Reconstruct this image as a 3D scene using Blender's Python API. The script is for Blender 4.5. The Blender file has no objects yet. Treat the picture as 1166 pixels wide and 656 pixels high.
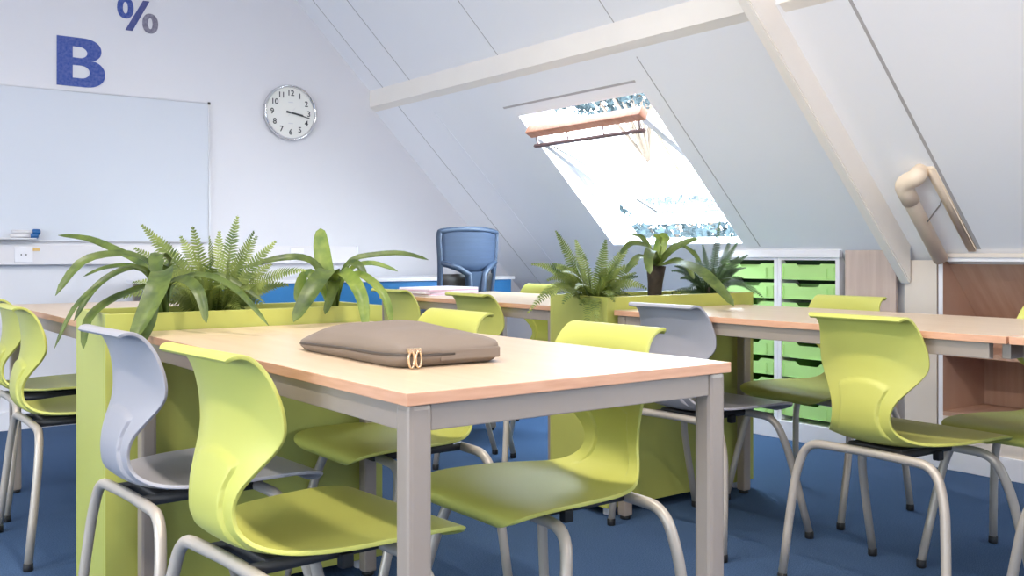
import bpy, bmesh, math, random
from mathutils import Vector, Matrix

C = bpy.context.scene.collection
PI = math.pi
H = 0.95                                   # eye height
CA, SA = 0.8041, 0.5945                    # view direction: (SA, CA) in the floor plan
F = 1114.0

def P(px, py, Z):
    """world point at view depth Z (metres)"""
    u = (px - 583) / F; v = (290 - py) / F
    return Vector((Z * (CA * u + SA), Z * (CA - SA * u), H + v * Z))

def PY(px, py, y):
    """world point on the plan line y = const"""
    u = (px - 583) / F
    return P(px, py, y / (CA - SA * u))

# ------------------------------------------------------------------ materials
def srgb(r, g, b):
    f = lambda c: (c / 255 / 12.92) if c / 255 <= 0.04045 else ((c / 255 + 0.055) / 1.055) ** 2.4
    return (f(r), f(g), f(b), 1.0)

def mat(name, col, rough=0.5, metal=0.0, var=0.06, scale=8.0, bump=0.0, bscale=60.0, stretch=None,
        coat=0.0, spec=0.5, trans=0.0, col2=None, sss=0.0):
    m = bpy.data.materials.new(name); m.use_nodes = True
    nt = m.node_tree; n = nt.nodes; l = nt.links
    b = n['Principled BSDF']
    b.inputs['Roughness'].default_value = rough
    b.inputs['Metallic'].default_value = metal
    b.inputs['Specular IOR Level'].default_value = spec
    b.inputs['Coat Weight'].default_value = coat
    tc = n.new('ShaderNodeTexCoord')
    src = tc.outputs['Object']
    if stretch:
        mp = n.new('ShaderNodeMapping'); mp.inputs['Scale'].default_value = stretch
        l.new(src, mp.inputs['Vector']); src = mp.outputs['Vector']
    nz = n.new('ShaderNodeTexNoise'); nz.inputs['Scale'].default_value = scale
    nz.inputs['Detail'].default_value = 5
    l.new(src, nz.inputs['Vector'])
    cr = n.new('ShaderNodeValToRGB')
    cr.color_ramp.elements[0].position = 0.3; cr.color_ramp.elements[1].position = 0.7
    if col2 is None:
        cr.color_ramp.elements[0].color = (col[0]*(1-var), col[1]*(1-var), col[2]*(1-var), 1)
        cr.color_ramp.elements[1].color = (min(1, col[0]*(1+var)), min(1, col[1]*(1+var)), min(1, col[2]*(1+var)), 1)
    else:
        cr.color_ramp.elements[0].color = col; cr.color_ramp.elements[1].color = col2
    l.new(nz.outputs['Fac'], cr.inputs['Fac']); l.new(cr.outputs['Color'], b.inputs['Base Color'])
    if bump:
        n2 = n.new('ShaderNodeTexNoise'); n2.inputs['Scale'].default_value = bscale
        n2.inputs['Detail'].default_value = 3
        l.new(src, n2.inputs['Vector'])
        bp = n.new('ShaderNodeBump'); bp.inputs['Strength'].default_value = bump
        bp.inputs['Distance'].default_value = 0.004
        l.new(n2.outputs['Fac'], bp.inputs['Height']); l.new(bp.outputs['Normal'], b.inputs['Normal'])
    if trans:
        # translucent leaves
        tr = n.new('ShaderNodeBsdfTranslucent'); l.new(cr.outputs['Color'], tr.inputs['Color'])
        mx = n.new('ShaderNodeMixShader'); mx.inputs['Fac'].default_value = trans
        out = n['Material Output']
        l.new(b.outputs['BSDF'], mx.inputs[1]); l.new(tr.outputs['BSDF'], mx.inputs[2])
        l.new(mx.outputs['Shader'], out.inputs['Surface'])
    return m

def glass_mat():
    m = bpy.data.materials.new('window_glass'); m.use_nodes = True
    nt = m.node_tree; n = nt.nodes; l = nt.links
    n.remove(n['Principled BSDF'])
    t = n.new('ShaderNodeBsdfTransparent'); t.inputs['Color'].default_value = (0.95, 0.98, 0.97, 1)
    g = n.new('ShaderNodeBsdfGlossy'); g.inputs['Roughness'].default_value = 0.02
    lw = n.new('ShaderNodeLayerWeight'); lw.inputs['Blend'].default_value = 0.5
    pw = n.new('ShaderNodeMath'); pw.operation = 'POWER'; pw.inputs[1].default_value = 5.0
    f = n.new('ShaderNodeMath'); f.operation = 'MULTIPLY_ADD'; f.inputs[1].default_value = 0.5; f.inputs[2].default_value = 0.04
    l.new(lw.outputs['Facing'], pw.inputs[0]); l.new(pw.outputs[0], f.inputs[0])
    mx = n.new('ShaderNodeMixShader')
    l.new(f.outputs[0], mx.inputs['Fac']); l.new(t.outputs['BSDF'], mx.inputs[1]); l.new(g.outputs['BSDF'], mx.inputs[2])
    l.new(mx.outputs['Shader'], n['Material Output'].inputs['Surface'])
    return m

def emit_mat(name, col, s):
    m = bpy.data.materials.new(name); m.use_nodes = True
    b = m.node_tree.nodes['Principled BSDF']
    b.inputs['Base Color'].default_value = (0.8, 0.8, 0.8, 1)
    b.inputs['Emission Color'].default_value = col; b.inputs['Emission Strength'].default_value = s
    return m

M = {}
M['wall'] = mat('painted_wall', srgb(224, 223, 227), 0.75, var=0.015, scale=2, bump=0.05, bscale=220)
M['ceiling'] = mat('ceiling_board', srgb(240, 240, 243), 0.7, var=0.012, scale=1.5, bump=0.03, bscale=160)
M['beam'] = mat('beam_paint', srgb(240, 233, 224), 0.6, var=0.02, scale=4)
M['seam'] = mat('panel_seam', srgb(176, 172, 172), 0.8, var=0.05)
M['seam_white'] = mat('white_batten', srgb(236, 236, 240), 0.6, var=0.01)
M['carpet'] = mat('blue_carpet', srgb(46, 72, 106), 0.95, var=0.0, scale=260, bump=0.7, bscale=420, col2=srgb(84, 106, 138), spec=0.1)
M['lime'] = mat('lime_plastic', srgb(190, 190, 96), 0.42, var=0.02, scale=3, bump=0.05, bscale=500, spec=0.45)
M['grey'] = mat('grey_plastic', srgb(160, 158, 164), 0.38, var=0.02, scale=3, bump=0.05, bscale=500, spec=0.45)
M['tube'] = mat('beige_grey_tube', srgb(186, 176, 164), 0.38, metal=0.25, var=0.02)
M['steel'] = mat('table_steel', srgb(164, 150, 138), 0.42, metal=0.25, var=0.02)
M['black'] = mat('black_rubber', srgb(22, 22, 24), 0.6, var=0.1)
M['dark'] = mat('dark_grey_metal', srgb(64, 62, 62), 0.5, metal=0.3, var=0.05)
M['beech'] = mat('beech_laminate', srgb(206, 180, 150), 0.28, var=0.0, scale=3.0, stretch=(14, 1.2, 14), col2=srgb(214, 190, 162), spec=0.5)
M['beech_edge'] = mat('beech_edge', srgb(204, 152, 120), 0.45, var=0.0, scale=5, stretch=(3, 3, 30), col2=srgb(216, 166, 134))
M['whitetop'] = mat('white_laminate', srgb(232, 224, 220), 0.3, var=0.02, scale=3)
M['planter'] = mat('lime_planter_board', srgb(182, 184, 92), 0.42, var=0.03, scale=2.5, spec=0.45)
M['soil'] = mat('soil', srgb(50, 40, 30), 0.95, var=0.4, scale=60, bump=0.9, bscale=70)
M['strap'] = mat('strap_leaf', srgb(52, 72, 28), 0.4, var=0.0, scale=22, col2=srgb(104, 120, 54), trans=0.2)
M['strap_bright'] = mat('bright_strap_leaf', srgb(84, 112, 38), 0.4, var=0.0, scale=22, col2=srgb(140, 156, 66), trans=0.3)
M['fern'] = mat('fern_leaf', srgb(66, 90, 34), 0.5, var=0.0, scale=16, col2=srgb(150, 162, 80), trans=0.25)
M['fern_dark'] = mat('dark_fern_leaf', srgb(24, 46, 24), 0.5, var=0.0, scale=16, col2=srgb(84, 112, 62), trans=0.15)
M['trunk'] = mat('plant_stem', srgb(62, 52, 40), 0.8, var=0.3, scale=40, bump=0.5, bscale=80)
M['pouch'] = mat('taupe_fabric', srgb(122, 108, 96), 0.6, var=0.04, scale=12, bump=0.25, bscale=700)
M['pouch_dark'] = mat('taupe_zip', srgb(72, 64, 58), 0.6, var=0.05)
M['brass'] = mat('pale_brass', srgb(224, 194, 160), 0.25, metal=0.9, var=0.03)
M['wb'] = mat('whiteboard_enamel', srgb(212, 216, 224), 0.22, var=0.01, scale=1.5, spec=0.5)
M['alu'] = mat('aluminium', srgb(214, 214, 218), 0.3, metal=0.5, var=0.02)
M['trunking'] = mat('cable_trunking', srgb(226, 222, 224), 0.45, var=0.01)
M['letter'] = mat('blue_letter', srgb(28, 66, 146), 0.7, var=0.0, scale=70, col2=srgb(92, 104, 164), bump=0.1)
M['letter_grey'] = mat('greyed_letter', srgb(112, 108, 128), 0.7, var=0.0, scale=60, col2=srgb(146, 142, 156))
M['letter_mid'] = mat('violet_blue_letter', srgb(56, 74, 134), 0.7, var=0.0, scale=25, col2=srgb(92, 92, 142))
M['chrome'] = mat('chrome', srgb(222, 222, 224), 0.12, metal=1.0, var=0.01)
M['dial'] = mat('clock_dial', srgb(234, 233, 228), 0.5, var=0.01)
M['ink'] = mat('dark_ink', srgb(62, 62, 66), 0.6, var=0.02)
M['whiteunit'] = mat('white_melamine', srgb(236, 234, 238), 0.4, var=0.01)
M['tray'] = mat('green_tray_plastic', srgb(182, 226, 140), 0.35, var=0.03, scale=6)
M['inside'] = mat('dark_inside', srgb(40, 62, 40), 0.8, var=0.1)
M['beechpanel'] = mat('beech_panel', srgb(198, 176, 164), 0.5, var=0.0, scale=2.5, stretch=(2, 14, 1), col2=srgb(212, 192, 180))
M['creampanel'] = mat('cream_panel', srgb(222, 210, 198), 0.5, var=0.02, scale=3)
M['bookcase'] = mat('beech_bookcase', srgb(176, 138, 116), 0.5, var=0.0, scale=2.5, stretch=(2, 14, 1), col2=srgb(190, 154, 132))
M['pine'] = mat('pine_sash', srgb(178, 120, 92), 0.45, var=0.0, scale=5, stretch=(14, 1, 14), col2=srgb(196, 140, 110))
M['bar'] = mat('mauve_grey_bar', srgb(132, 108, 108), 0.5, metal=0.2)
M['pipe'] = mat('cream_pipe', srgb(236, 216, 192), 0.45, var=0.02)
M['wire'] = mat('grey_wire', srgb(110, 104, 100), 0.6)
M['office'] = mat('office_frame_blue_grey', srgb(58, 74, 98), 0.45, var=0.05, spec=0.5)
M['mesh'] = mat('office_mesh', srgb(52, 70, 98), 0.6, var=0.12, scale=4, stretch=(1, 1, 22), bump=0.4, bscale=90)
M['bluepanel'] = mat('blue_panel', srgb(48, 120, 178), 0.45, var=0.04)
M['paper'] = mat('paper', srgb(236, 228, 236), 0.6, var=0.02)
M['paper_pink'] = mat('pink_cover', srgb(206, 172, 190), 0.5, var=0.05)
M['bluecap'] = mat('blue_cap', srgb(28, 92, 150), 0.4)
M['pipeyellow'] = mat('yellow_tag', srgb(228, 190, 120), 0.6)
M['leaf_out'] = mat('tree_leaves', srgb(34, 44, 46), 0.8, var=0.0, scale=3, col2=srgb(58, 70, 74), spec=0.1)
M['bark'] = mat('tree_bark', srgb(96, 82, 70), 0.9, var=0.2, scale=20, bump=0.6)
M['glass'] = glass_mat()
M['lamp'] = emit_mat('lamp_diffuser', (1.0, 0.9, 0.8, 1), 6.0)

# ------------------------------------------------------------------ mesh helpers
def link(o, parent=None):
    C.objects.link(o)
    if parent is not None: o.parent = parent
    return o

def obj(name, bm, m, parent=None, smooth=False, loc=None):
    me = bpy.data.meshes.new(name); bm.normal_update(); bm.to_mesh(me); bm.free()
    for x in (m if isinstance(m, (list, tuple)) else [m]): me.materials.append(x)
    if smooth:
        for p in me.polygons: p.use_smooth = True
    o = bpy.data.objects.new(name, me)
    if loc is not None: o.location = loc
    return link(o, parent)

def empty(name, loc=(0, 0, 0), rz=0):
    o = bpy.data.objects.new(name, None); o.location = loc; o.rotation_euler = (0, 0, rz)
    o.empty_display_size = 0.1
    return link(o)

def tag(o, label=None, cat=None, group=None, kind=None):
    if label: o['label'] = label
    if cat: o['category'] = cat
    if group: o['group'] = group
    if kind: o['kind'] = kind
    return o

def struct(name, bm, m, parent=None, smooth=False):
    o = obj(name, bm, m, parent, smooth)
    if parent is None: o['kind'] = 'structure'
    return o

def box(bm, x0, x1, y0, y1, z0, z1, bev=0.0, mi=0, mtx=None):
    vs = [bm.verts.new((x, y, z)) for z in (z0, z1) for y in (y0, y1) for x in (x0, x1)]
    q = [(0, 2, 3, 1), (4, 5, 7, 6), (0, 1, 5, 4), (2, 6, 7, 3), (0, 4, 6, 2), (1, 3, 7, 5)]
    fs = [bm.faces.new([vs[i] for i in f]) for f in q]
    for f in fs: f.material_index = mi
    if bev > 0:
        es = set()
        for f in fs: es.update(f.edges)
        r = bmesh.ops.bevel(bm, geom=list(es), offset=bev, segments=2, affect='EDGES', profile=0.6)
        for f in r['faces']: f.material_index = mi
        vs = list({v for f in r['faces'] for v in f.verts} | {v for v in vs if v.is_valid})
    if mtx is not None:
        bmesh.ops.transform(bm, matrix=mtx, verts=[v for v in vs if v.is_valid])
    return vs

def bx(*a, **k):
    bm = bmesh.new(); box(bm, *a, **k); return bm

def sweep(bm, pts, r, seg=10, cap=True, mi=0, closed=False):
    """round tube along points; r number or list"""
    pts = [Vector(p) for p in pts]; n = len(pts)
    rr = r if isinstance(r, (list, tuple)) else [r] * n
    rings = []; up = None
    for i, p in enumerate(pts):
        if closed: t = pts[(i + 1) % n] - pts[i - 1]
        else: t = pts[min(i + 1, n - 1)] - pts[max(i - 1, 0)]
        t.normalize()
        if up is None:
            a = Vector((0, 0, 1)) if abs(t.z) < 0.9 else Vector((1, 0, 0))
            up = (a - t * a.dot(t)).normalized()
        else:
            up = (up - t * up.dot(t)).normalized()
        s = t.cross(up)
        rings.append([bm.verts.new(p + (up * math.cos(2*PI*k/seg) + s * math.sin(2*PI*k/seg)) * rr[i]) for k in range(seg)])
    m = n if closed else n - 1
    for i in range(m):
        a, b = rings[i], rings[(i + 1) % n]
        for k in range(seg):
            f = bm.faces.new((a[k], a[(k+1) % seg], b[(k+1) % seg], b[k])); f.smooth = True; f.material_index = mi
    if cap and not closed:
        bm.faces.new(rings[0][::-1]).material_index = mi; bm.faces.new(rings[-1]).material_index = mi

def fillet(pts, rad=0.05, n=6):
    """round the corners of a polyline"""
    pts = [Vector(p) for p in pts]; out = [pts[0]]
    for i in range(1, len(pts) - 1):
        a, b, c = pts[i-1], pts[i], pts[i+1]
        d1 = (a - b); d2 = (c - b)
        r = min(rad, d1.length * 0.49, d2.length * 0.49)
        p1 = b + d1.normalized() * r; p2 = b + d2.normalized() * r
        for k in range(n + 1):
            t = k / n
            out.append(p1 * (1-t)**2 + b * 2*t*(1-t) + p2 * t*t)
    out.append(pts[-1]); return out

def lathe(bm, prof, seg=32, c=(0, 0, 0), mi=0, axis='z'):
    rings = []
    for r, z in prof:
        ring = []
        for k in range(seg):
            a = 2*PI*k/seg
            if axis == 'z': v = (c[0] + r*math.cos(a), c[1] + r*math.sin(a), c[2] + z)
            else: v = (c[0] + r*math.cos(a), c[1] - z, c[2] + r*math.sin(a))
            ring.append(bm.verts.new(v))
        rings.append(ring)
    for i in range(len(rings) - 1):
        for k in range(seg):
            f = bm.faces.new((rings[i][k], rings[i][(k+1) % seg], rings[i+1][(k+1) % seg], rings[i+1][k])); f.smooth = True; f.material_index = mi
    bm.faces.new(rings[0][::-1]).material_index = mi; bm.faces.new(rings[-1]).material_index = mi

def prism_y(bm, poly, y0, y1, mi=0):
    """extrude an x-z polygon along y"""
    a = [bm.verts.new((x, y0, z)) for x, z in poly]; b = [bm.verts.new((x, y1, z)) for x, z in poly]
    n = len(poly)
    fs = [bm.faces.new(a), bm.faces.new(b[::-1])]
    for i in range(n): fs.append(bm.faces.new((a[i], b[i], b[(i+1) % n], a[(i+1) % n])))
    for f in fs: f.material_index = mi

def catmull(rows, n):
    """rows: tuples; n samples per span"""
    out = []
    for i in range(len(rows) - 1):
        p0 = rows[max(i-1, 0)]; p1 = rows[i]; p2 = rows[i+1]; p3 = rows[min(i+2, len(rows)-1)]
        for k in range(n):
            t = k / n
            out.append(tuple(0.5*((2*b) + (-a+c)*t + (2*a-5*b+4*c-d)*t*t + (-a+3*b-3*c+d)*t**3) for a, b, c, d in zip(p0, p1, p2, p3)))
    out.append(tuple(rows[-1])); return out

def copy_tree(o, parent=None):
    c = o.copy(); C.objects.link(c); c.parent = parent
    for ch in list(o.children): copy_tree(ch, c)
    return c

# ------------------------------------------------------------------ the room
YB = 5.87; YF = -3.2
ROOF = 5.105            # lower roof plane: z = ROOF - x
ROOF2 = 5.20            # upper roof plane (step at the purlin)
XP = 3.16               # purlin position
ZC = 3.25               # flat ceiling height
XK = 4.60               # knee wall
T = 0.14

def wall_poly():
    return [(-XK, 0), (XK, 0), (XK, ROOF-XK), (XP, ROOF-XP), (XP, ROOF2-XP), (ROOF2-ZC, ZC), (-(ROOF2-ZC), ZC), (-XP, ROOF2-XP), (-XP, ROOF-XP), (-XK, ROOF-XK)]

bm = bmesh.new(); prism_y(bm, wall_poly()[::-1], YB, YB + T); struct('wall_back', bm, M['wall'])
bm = bmesh.new(); prism_y(bm, wall_poly()[::-1], YF - T, YF); struct('wall_front', bm, M['wall'])
struct('floor', bx(-XK - T, XK + T, YF - T, YB + T, -0.12, 0), M['carpet'])
struct('wall_right', bx(XK, XK + 0.1, YF - T, YB + T, 0, ROOF - XK + 0.05), M['wall'])
struct('wall_left', bx(-XK - 0.1, -XK, YF - T, YB + T, 0, ROOF - XK + 0.05), M['wall'])

D = 0.16 * math.sqrt(2)   # vertical thickness of the roof build-up
# openings in the lower roof: (side, y0, y1, x0, x1)
SKY = [(1, 3.468, 4.482, 3.363, 4.094), (-1, 2.3, 3.5, 3.25, 4.2), (-1, 0.4, 1.6, 3.25, 4.2), (1, -1.9, -0.7, 3.3, 4.1), (-1, -1.9, -0.7, 3.3, 4.1)]
bm = bmesh.new()
def slope(side, y0, y1, xa, xb, R):
    poly = [(xa, R-xa), (xb, R-xb), (xb, R-xb+D), (xa, R-xa+D)]
    if side > 0: prism_y(bm, poly, y0, y1)
    else: prism_y(bm, [(-x, z) for x, z in poly][::-1], y0, y1)
for side in (1, -1):
    slope(side, YF - T, YB + T, ROOF2 - ZC - 0.02, XP, ROOF2)
    holes = sorted([(y0, y1, a, b) for s, y0, y1, a, b in SKY if s == side])
    y = YF - T
    for (y0, y1, a, b) in holes:
        slope(side, y, y0, XP, XK + 0.1, ROOF)
        slope(side, y0, y1, XP, a, ROOF)
        # the bottom reveal is cut level, so one looks straight out
        lo = [(b, ROOF-b), (XK+0.1, ROOF-XK-0.1), (XK+0.1, ROOF-XK-0.1+D), (b+D, ROOF-b)]
        if side > 0: prism_y(bm, lo, y0, y1)
        else: prism_y(bm, [(-x, z) for x, z in lo][::-1], y0, y1)
        y = y1
    slope(side, y, YB + T, XP, XK + 0.1, ROOF)
box(bm, -(ROOF2-ZC) - 0.1, ROOF2-ZC + 0.1, YF - T, YB + T, ZC, ZC + 0.15)
struct('ceiling', bm, M['ceiling'])

# purlin face and the crossing rafter
bm = bmesh.new(); prism_y(bm, [(XP-0.012, ROOF-XP-0.002), (XP+0.03, ROOF-XP-0.03), (XP+0.03, ROOF2-XP+0.02), (XP-0.012, ROOF2-XP+0.02)], 2.57, YB)
struct('trim_1', bm, M['beam'])
bm = bmesh.new(); prism_y(bm, [(XP-0.012, ROOF-XP-0.002), (XP+0.03, ROOF-XP-0.03), (XP+0.03, ROOF2-XP+0.02), (XP-0.012, ROOF2-XP+0.02)], YF, 2.485)
struct('trim_2', bm, M['beam'])
bm = bmesh.new()
prism_y(bm, [(2.0, ROOF-0.17-2.0), (4.12, ROOF-0.17-4.12), (4.12, ROOF-4.12+0.02), (XP, ROOF-XP+0.02), (XP, ROOF2-XP+0.02), (2.0, ROOF2-2.0+0.02)], 2.508, 2.562)
bmesh.ops.bevel(bm, geom=bm.edges[:], offset=0.006, segments=2, affect='EDGES')
struct('trim_3', bm, M['beam'])

# panel seams
sn = [4]
def seam_slope(y, xa, xb, R, m='seam', w=0.0028, h=0.0015):
    bm = bmesh.new()
    prism_y(bm, [(xa, R-xa-h), (xb, R-xb-h), (xb, R-xb+0.01), (xa, R-xa+0.01)], y - w, y + w)
    struct('trim_%d' % sn[0], bm, M[m]); sn[0] += 1
for y in (5.69, 5.345, 4.39, 3.445, 2.40, 1.45): seam_slope(y, ROOF2-ZC, XP-0.012, ROOF2)
seam_slope(5.556, XP+0.03, 4.55, ROOF); seam_slope(5.23, XP+0.1, 4.5, ROOF, 'seam_white', 0.007, 0.004)
seam_slope(3.365, XP+0.06, 4.11, ROOF); seam_slope(2.195, XP+0.03, 4.13, ROOF, 'seam', 0.007, 0.002)
seam_slope(2.66, XP-0.01, 3.18, ROOF)
bm = bmesh.new(); xs = 3.31; prism_y(bm, [(xs-.004, ROOF-xs+.004-.002), (xs+.004, ROOF-xs-.004-.002), (xs+.004, ROOF-xs+.01), (xs-.004, ROOF-xs+.01)], 3.47, 4.56)
struct('trim_%d' % sn[0], bm, M['seam']); sn[0] += 1

bm = bmesh.new(); prism_y(bm, [(3.79, ROOF-3.79-0.016), (4.13, ROOF-4.13-0.016), (4.13, ROOF-4.13+0.01), (3.79, ROOF-3.79+0.01)], 2.204, 2.248)  # raised cream strip standing in for the pipe's shadow on the slope
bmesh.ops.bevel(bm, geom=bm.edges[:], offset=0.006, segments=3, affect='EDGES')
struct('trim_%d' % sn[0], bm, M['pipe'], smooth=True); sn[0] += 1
# boarding under the eave right of the tray cabinets, plinth, gable lining
XF = 4.13
bm = bmesh.new(); prism_y(bm, [(XF, 0.0), (XF+0.018, 0.0), (XF+0.018, ROOF-XF-0.022), (XF, ROOF-XF-0.004)], 2.592, 2.862)
struct('trim_%d' % sn[0], bm, M['beechpanel']); sn[0] += 1
bm = bmesh.new(); box(bm, XF, XF+0.018, 2.39, 2.546, 0.0, 0.925)
struct('trim_%d' % sn[0], bm, M['creampanel']); sn[0] += 1
bm = bmesh.new(); box(bm, XF+0.07, XF+0.09, 2.38, 2.70, 0.0, 0.88)
struct('trim_%d' % sn[0], bm, M['wall']); sn[0] += 1
struct('baseboard_right', bx(XF-0.012, XF, -1.0, 5.4, 0.0, 0.095, bev=0.003), M['whiteunit'])
struct('baseboard_back', bx(-XK, 4.3, YB-0.015, YB, 0.0, 0.10, bev=0.003), M['whiteunit'])

# ------------------------------------------------------------------ skylights
def rot_roof(side, x, y, out=0.0):
    """matrix: local X across (room y), local Y up the slope, local Z out of the room"""
    up = Vector((-side * 0.7071, 0, 0.7071)); nrm = Vector((side * 0.7071, 0, 0.7071))
    ax = up.cross(nrm)
    m = Matrix.Identity(4)
    for i in range(3): m[i][0] = ax[i]; m[i][1] = up[i]; m[i][2] = nrm[i]
    p = Vector((side * x, y, ROOF - x)) + nrm * out
    m[0][3], m[1][3], m[2][3] = p
    return m
for wi, (side, y0, y1, xa, xb) in enumerate(SKY):
    xb = xb + 0.10; w = (y1 - y0); Ls = (xb - xa) * math.sqrt(2)
    mtx = rot_roof(side, (xa + xb) / 2, (y0 + y1) / 2)
    root = bpy.data.objects.new('window_%d' % (wi + 1), None); C.objects.link(root); root['kind'] = 'structure'
    root.matrix_world = mtx
    bm = bmesh.new(); f = 0.035; o0, o1 = 0.09, 0.165
    box(bm, -w/2, -w/2+f, -Ls/2, Ls/2, o0, o1, bev=0.003); box(bm, w/2-f, w/2, -Ls/2, Ls/2, o0, o1, bev=0.003)
    box(bm, -w/2+f, w/2-f, Ls/2-f, Ls/2, o0, o1, bev=0.003); box(bm, -w/2+f, w/2-f, -Ls/2, -Ls/2+f, o0, o1, bev=0.003)
    obj('window_frame', bm, M['seam_white'], root)
    ang = math.radians(17 if wi == 0 else 0)
    tilt = Matrix.Translation((0, 0, 0.125)) @ Matrix.Rotation(ang, 4, 'X') if False else Matrix.Translation((0, 0, 0.125)) @ Matrix.Rotation(-ang, 4, 'X')
    sw, sl, r = w/2 - f - 0.006, Ls/2 - f - 0.01, 0.045
    bm = bmesh.new()
    box(bm, -sw, sw, sl-r-0.01, sl, -0.03, 0.02, bev=0.004); obj('sash_top_rail', bm, M['pine'], root).matrix_local = tilt
    bm = bmesh.new(); box(bm, -sw, sw, -sl, -sl+r, -0.025, 0.02, bev=0.004); obj('sash_bottom_rail', bm, M['pine'] if wi else M['seam_white'], root).matrix_local = tilt
    for s in (-1, 1):
        bm = bmesh.new(); box(bm, min(s*sw, s*(sw-r)), max(s*sw, s*(sw-r)), -sl+r, sl-r, -0.025, 0.02, bev=0.004)
        obj('sash_stile', bm, M['seam_white'], root).matrix_local = tilt
    bm = bmesh.new(); box(bm, -sw+r, sw-r, -sl+r, sl-r, -0.004, 0.004); obj('window_pane', bm, M['glass'], root).matrix_local = tilt
    if wi == 0:
        bm = bmesh.new()
        box(bm, -sw+0.02, sw-0.02, sl-r-0.05, sl-r-0.03, -0.075, -0.06, bev=0.003)
        for s in (-1, -0.35, 0.35, 1):
            sweep(bm, [(s*(sw-0.05), sl-r-0.04, -0.065), (s*(sw-0.05), sl-r-0.02, -0.045), (s*(sw-0.05), sl-r, -0.02)], 0.005, 8)
        obj('control_bar', bm, M['bar'], root).matrix_local = tilt
        bm = bmesh.new()
        for s in (-0.55, 0.45): box(bm, s*sw-0.07, s*sw+0.07, sl-0.035, sl-0.015, -0.032, -0.024, bev=0.002)
        obj('sash_hinge_plate', bm, M['pine'], root).matrix_local = tilt
        bm = bmesh.new()
        sweep(bm, [(0.285, 0.40, -0.08), (0.20, 0.29, -0.065), (-0.02, -0.02, -0.055), (-0.115, -0.15, -0.05)], 0.005, 6)
        obj('pull_cord', bm, M['wire'], root)
    # portal for the sky light coming in
    L = bpy.data.lights.new('sky_portal', 'AREA'); L.shape = 'RECTANGLE'; L.size = w; L.size_y = Ls
    L.cycles.is_portal = True
    lo = bpy.data.objects.new('sky_portal', L); C.objects.link(lo)
    lo.matrix_world = rot_roof(side, (xa + xb) / 2, (y0 + y1) / 2, 0.24)

# ------------------------------------------------------------------ ceiling lamps (beyond the picture)
for (lx, ly) in ((0.9, 0.3), (-1.0, 0.3), (0.9, -1.6), (-1.0, -1.6), (0.9, 2.2), (-1.0, 2.2)):
    t = empty('ceiling_light', (lx, ly, ZC)); tag(t, 'long flat ceiling light fixed under the flat ceiling', 'lamp', 'ceiling lights')
    bm = bmesh.new(); box(bm, -0.1, 0.1, -0.62, 0.62, -0.05, 0, bev=0.005); obj('housing', bm, M['whiteunit'], t)
    bm = bmesh.new(); box(bm, -0.08, 0.08, -0.6, 0.6, -0.058, -0.05); obj('diffuser', bm, M['lamp'], t)
    L = bpy.data.lights.new('lamp_light', 'AREA'); L.shape = 'RECTANGLE'; L.size = 0.16; L.size_y = 1.2
    L.energy = 38; L.color = (1.0, 0.92, 0.83)
    lo = bpy.data.objects.new('lamp_light', L); C.objects.link(lo); lo.parent = t; lo.location = (0, 0, -0.07)

# ------------------------------------------------------------------ tables
def table(x0, x1, y0, y1, label, top='beech', legs=(1, 1), inset=0.0):
    group = 'classroom tables'
    cx, cy = (x0+x1)/2, (y0+y1)/2; hx, hy = (x1-x0)/2, (y1-y0)/2
    t = empty('classroom_table', (cx, cy, 0)); tag(t, label, 'table', group)
    bm = bmesh.new()
    box(bm, -hx, hx, -hy, hy, 0.731, 0.75, bev=0.0015)
    for f in bm.faces:
        f.normal_update(); f.material_index = 0 if abs(f.normal.z) > 0.9 else 1
    obj('tabletop', bm, [M[top], M['beech_edge']], t)
    r = 0.02
    bm = bmesh.new(); a = 0.012; zt, zb = 0.730, 0.690
    box(bm, -hx+a+0.036, hx-a-0.036, -hy+a, -hy+a+0.022, zb, zt, bev=0.002)
    box(bm, -hx+a+0.036, hx-a-0.036, hy-a-0.022, hy-a, zb, zt, bev=0.002)
    box(bm, -hx+a, -hx+a+0.022, -hy+a+0.036, hy-a-0.036, zb, zt, bev=0.002)
    box(bm, hx-a-0.022, hx-a, -hy+a+0.036, hy-a-0.036, zb, zt, bev=0.002)
    obj('apron', bm, M['steel'], t)
    for sx in (-1, 1):
        for sy in (-1, 1):
            bm = bmesh.new()
            if not legs[0 if sy < 0 else 1]: bm.free(); continue
            lx, ly = sx*(hx-0.008-r), sy*(hy-0.008-r-inset)
            box(bm, lx-r, lx+r, ly-r, ly+r, 0.012, 0.7305, bev=0.008)
            lg = obj('leg', bm, M['steel'], t)
            bm = bmesh.new(); lathe(bm, [(0.015, 0), (0.018, 0.002), (0.018, 0.013)], 16, (lx, ly, 0)); obj('foot_cap', bm, M['black'], lg)
    return t
table(0.715, 1.410, 1.221, 2.617, 'beech topped table in the foreground carrying the taupe laptop sleeve')
table(2.392, 3.092, 1.205, 2.617, 'beech topped table on the right in front of the yellow green planter', legs=(0, 1))
table(2.392, 3.092, -0.20, 1.198, 'beech topped table cut off by the right edge of the photo', inset=0.19)
table(0.700, 1.400, 2.955, 4.35, 'pale table behind the left planter, its end at the left picture edge')
table(2.392, 3.092, 2.965, 4.36, 'pale table behind the right planter with papers on its far end')

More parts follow.
